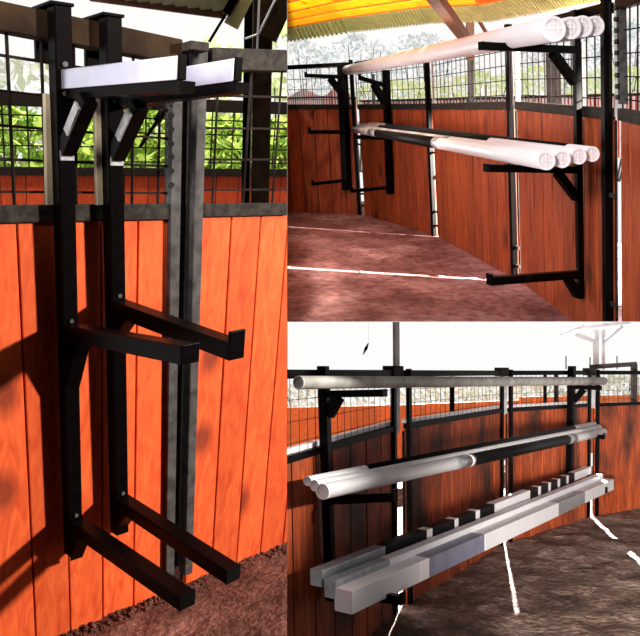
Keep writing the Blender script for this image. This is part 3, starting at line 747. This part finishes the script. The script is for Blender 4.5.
# square rails on the low arms
def plank(a, b, w, h, label, segs, w2=None, h2=None):
    p, q = ln3(a, b); t = thing('square_rail', F, (p+q)/2, label, 'rail', 'square rails on the lowest arms')
    side = arm3; Z = V((0, 0, 1))
    for (t0, t1, mt, nm, lab, ex) in segs:
        c0, c1 = p.lerp(q, t0), p.lerp(q, t1); m = MB(F); r = []
        W = w+ex; H = h+ex
        for c in (c0, c1): r += [c-side*W/2-Z*H/2, c+side*W/2-Z*H/2, c+side*W/2+Z*H/2, c-side*W/2+Z*H/2]
        m.box8(r); tag(m.build(nm, M[mt], t, bevel=.004), lab)
    return t
def fixs(s): return [(q+(0,)) if len(q) == 5 else q for q in s]
_pl = plank
def plank2(a, b, w, h, label, segs): return _pl(a, b, w, h, label, fixs(segs))
plank2((343, 601), (609, 484), .11, .125, 'front square rail with a blue grey section, nearest the camera on the lowest arms',
      [(0, .135, 'white3', 'section', 'white end section'), (.135, .155, 'cap', 'collar', 'bright white collar'), (.155, .31, 'blue3', 'section', 'blue grey section'),
       (.31, .62, 'white3', 'section', 'white section'), (.62, .78, 'band', 'section', 'grey section'), (.78, 1, 'white3', 'section', 'white end section')])
plank2((330, 589), (600, 478), .075, .10, 'middle square rail with brown grey top on the lowest arms', [(0, .10, 'band', 'section', 'dull end section'), (.10, 1, 'white3', 'section', 'white section')])
segs = [(0, .12, 'band', 'section', 'dull end section'), (.12, .22, 'pblack', 'section', 'black section')]
tt = .22
bl = [(.23, .28), (.295, .36), (.38, .44), (.46, .50)]
segs += [(.22, .235, 'cap', 'section', 'white stripe'), (.235, .30, 'pblack', 'section', 'black section'), (.30, .312, 'cap', 'section', 'white stripe'), (.312, .37, 'pblack', 'section', 'black section'),
         (.37, .385, 'cap', 'section', 'white stripe'), (.385, .44, 'pblack', 'section', 'black section'), (.44, .60, 'white3', 'section', 'white section')]
x = .60
for k in range(5):
    segs += [(x, x+.042, 'pblack', 'section', 'black section'), (x+.042, x+.057, 'cap', 'section', 'white stripe')]; x += .057
segs += [(x, 1, 'white3', 'section', 'white end section')]
plank2((316, 578), (588, 470), .08, .09, 'rear square rail with short black and white blocks on the lowest arms', segs)

# outer arena wall, outside posts, frame above with haze put into its colour
ofence(F, (270, 408), (400, 405), 9.5, 11.5, .7, .2, 10, 'outer3', 'bright orange arena wall beyond the mesh at the left of the lower right yard')
ofence(F, (400, 405), (520, 400), 11.5, 13.5, .8, .2, 10, 'outer3', 'bright orange arena wall beyond the mesh in the middle of the lower right yard')
ofence(F, (520, 397), (700, 394), 13.5, 16, .9, .2, 14, 'outer3', 'bright orange arena wall beyond the mesh at the right of the lower right yard')
for i, (x, y0_, y1_, w_, D_, mt, lab) in enumerate([
        (452, 376, 420, .05, 8.5, 'black', 'slim dark post behind the mesh left of the middle post'),
        (545, 372, 408, .04, 10, 'black', 'thin dark outside post left of the far rack, nearer the middle'),
        (556, 372, 408, .05, 10.5, 'rust', 'thin brown outside post just left of the far rack'),
        (634, 364, 402, .07, 10, 'grey', 'grey green outside post at the right edge')]):
    m = MB(F); m.bar(F.dep(x, y1_, D_), F.dep(x, y0_, D_), w_, w_, up=(0, 1, 0)); tag(m.build('outside_post', M[mt], bevel=.004), lab, 'post')
m = MB(F); m.bar(F.dep(590, 367, 9.9), F.dep(636, 364, 9.9), .06, .06); tag(m.build('outside_rail', M['grey']), 'grey green rail leading to the outside post at the right edge', 'rail')
for x, y in ((566, 356), (590, 357), (617, 356)):
    m = MB(F); m.cyl(F.dep(x, 369, 9.6), F.dep(x, y, 9.6), .008, 8); tag(m.build('spike', M['grey']), 'thin short rod standing on the top rail %s' % {566: 'above the far rack', 590: 'above the pale post by the far rack', 617: 'right of the far rack'}[x], 'rod')
t = thing('roof_post', F, F.dep(598, 368, 12), 'haze-painted pale roof post with braces above the far rack', 'post')
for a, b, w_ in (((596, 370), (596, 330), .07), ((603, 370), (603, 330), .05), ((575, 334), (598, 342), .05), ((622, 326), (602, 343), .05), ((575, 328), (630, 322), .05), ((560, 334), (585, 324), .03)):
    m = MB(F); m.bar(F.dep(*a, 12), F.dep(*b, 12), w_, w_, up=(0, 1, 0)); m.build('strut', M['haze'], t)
m = MB(F); m.bar(F.dep(363, 322, 6.2), F.dep(367, 353, 6.0), .001, .001)
m = MB(F)
a, b = F.dep(368.5, 343, 5.5), F.dep(363, 355, 5.5); md = a.lerp(b, .45)
m.cyl(b, md, .002, 8, .012); m.cyl(md, a, .012, 8, .003)
m.cyl(a, a+V((0, 0, .17)), .0006, 5)
tag(m.build('hanging_feather', M['black'], smooth=True), 'small dark slanted strip hanging in the white sky above the grey pole', 'feather')
for i, (x, top, lab) in enumerate([(310, 384, 'pale overexposed bush at the left of the lower right yard'), (440, 382, 'pale overexposed bush behind the grey pole in the middle'), (530, 380, 'pale overexposed bush left of the far rack'), (620, 376, 'pale overexposed bush at the right edge of the lower right yard')]):
    p = F.dep(x, 402, 17); q = F.dep(x, top, 17)
    bush(F, (p.x, p.y, 0), 1.6, .5, p.z-.2, q.z, 420, 'leafB', lab, ls=.1)

# ------------------------------------------------------------------ partitions between the yards (edge-on from here)
def wedge(name, pix, D0, D1, t0, off, label):
    (xa, ya), (xb, yb) = pix
    bm = bmesh.new(); vs = []
    for dd in (0, 1):
        for D in (D0, D1):
            for i, (x, y) in enumerate(((xa, ya), (xb, yb))):
                vs.append(bm.verts.new(CO+ray_w(x, y)*(D if isinstance(D, float) else D[i])+off*t0*dd))
    f = lambda *i: bm.faces.new([vs[k] for k in i])
    f(0, 1, 3, 2); f(4, 6, 7, 5); f(0, 4, 5, 1); f(2, 3, 7, 6); f(0, 2, 6, 4); f(1, 5, 7, 3)
    bmesh.ops.recalc_face_normals(bm, faces=bm.faces[:])
    me = bpy.data.meshes.new(name); bm.to_mesh(me); bm.free(); me.materials.append(M['mud'])
    o = bpy.data.objects.new(name, me); C.objects.link(o); tag(o, label, kind='structure'); return o
wedge('wall_partition', ((287, -30), (287, 660)), 5.0, 13.0, .003, V((1, 0, 0)), 'thin partition between the left yard and the two right yards')
bm = bmesh.new()
near = [(287, 3.6), (420, 3.6), (519, 3.6), (640, 3.6), (1100, 3.6)]; far = [(287, 6.8), (420, 8.3), (519, 10.6), (640, 12.5), (1100, 14.0)]  # deck outline shaped to keep stray sun off the lower yard
rows = [[bm.verts.new(CO+ray_w(x, 322)*D+V((0, 0, h))) for x, D in row] for h in (0, .003) for row in (near, far)]
for k in range(4):
    for a_, b_ in ((0, 1), (2, 3), (0, 2), (1, 3)): bm.faces.new([rows[a_][k], rows[a_][k+1], rows[b_][k+1], rows[b_][k]])
for k in (0, 4): bm.faces.new([rows[0][k], rows[1][k], rows[3][k], rows[2][k]])
bmesh.ops.recalc_face_normals(bm, faces=bm.faces[:])
me = bpy.data.meshes.new('light_blocking_deck'); bm.to_mesh(me); bm.free(); me.materials.append(M['mud'])
o = bpy.data.objects.new('light_blocking_deck', me); C.objects.link(o); tag(o, 'thin added deck blocking light between the upper and lower right yard', kind='structure')

def shell(name, c0, c1, mat, label):
    bm = bmesh.new(); bmesh.ops.create_cube(bm, size=1)
    for v in bm.verts: v.co = V([(c0[i]+c1[i])/2+v.co[i]*(c1[i]-c0[i]) for i in range(3)])
    me = bpy.data.meshes.new(name); bm.to_mesh(me); bm.free(); me.materials.append(mat)
    o = bpy.data.objects.new(name, me); C.objects.link(o); tag(o, label, kind='structure')
shell('ceiling_blocker', (-6, -5, 4.0), (9, .9, 4.1), M['beam'], 'unseen dark roof added over the near side to block sky light')  # out of view, added to cut the sky light overhead
shell('wall_rear_blocker', (-6, -5.1, -3), (9, -5, 4.0), M['beam'], 'unseen dark boards added on the near side to block sky light')  # added behind the camera to cut ambient light
shell('wall_left_blocker', (-6.1, -5, -3), (-6, 2, 4.0), M['beam'], 'unseen dark boards added on the left side to block sky light')  # unseen blocker, kept short so the steel arms still reflect sky
shell('wall_right_blocker', (9, -5, -3), (9.1, 4, 4.0), M['beam'], 'unseen dark boards added on the right side to block sky light')  # unseen blocker added to reduce ambient light from the right
shell('ground', (-6, -5, -3.1), (9, 3, -3.0), M['dirt1'], 'dark ground on the near side of the yards')
# ------------------------------------------------------------------ light
w = bpy.data.worlds.new('World'); sc.world = w; w.use_nodes = True
bg = w.node_tree.nodes['Background']; bg.inputs[0].default_value = (1, .99, .97, 1); bg.inputs[1].default_value = 1.0
def spot(name, F, pos, to, power, ang, rad, col=(1, 1, 1), blend=.3):
    l = bpy.data.lights.new(name, 'SPOT'); l.energy = power; l.spot_size = math.radians(ang); l.shadow_soft_size = rad; l.color = col; l.spot_blend = blend
    o = bpy.data.objects.new(name, l); C.objects.link(o); a, b = F.w(pos), F.w(to)
    o.location = a; o.rotation_euler = (b-a).to_track_quat('-Z', 'Y').to_euler(); return o
c = on1(100, 330)
L1 = V((.80*u1.x, .80*u1.y, .25))+v1*1.0
spot('sun_yard_one', F1, c+L1.normalized()*7, c, 4500, 40, .20, (1, .93, .85))
spot('foliage_fill_one', F1, V((-1.5, 5.9, 9)), V((-.8, 8.6, 1.4)), 7000, 60, .3, (1, .98, .8), .6)  # added spot that only brightens the bushes behind yard one
p = F2.z(470, 268); d = V((1.99, -.58, 0)).normalized()
spot('sun_yard_two', F2, p+d*16+V((0, 0, 6.4)), p, 420000, 16, .05, (1, .95, .88))
p = F3.z(505, 560)+V((.2, 0, -.6)); d = V((.2, 1, 0)).normalized()
spot('sun_yard_three', F3, p+d*25+V((0, 0, 13.8)), p, 520000, 15, .16, (1, .95, .88))
spot('front_fill_two', F2, V((-1.2, .2, 2.4)), V((1.9, 5.4, .7)), 1000, 46, .35, (1, .95, .92), 1)  # added fill from the front for poles and right wall
spot('front_fill_three', F3, V((.1, .5, 1.1)), V((4.2, 9.2, .6)), 4600, 38, .3, (1, .93, .88), 1)  # added front fill brightening the rails and the right wall

cam = bpy.data.cameras.new('camera'); co = bpy.data.objects.new('camera', cam); C.objects.link(co)
cam.sensor_fit = 'HORIZONTAL'; cam.sensor_width = 36; cam.lens = 36*FP/640
co.matrix_world = CAM; sc.camera = co
cam.clip_start = .05; cam.clip_end = 200
vs = sc.view_settings; vs.view_transform = 'Standard'; vs.look = 'None'; vs.exposure = 0; vs.gamma = 1; vs.use_curve_mapping = False
for o in bpy.data.objects:
    if '_o' in o: del o['_o']
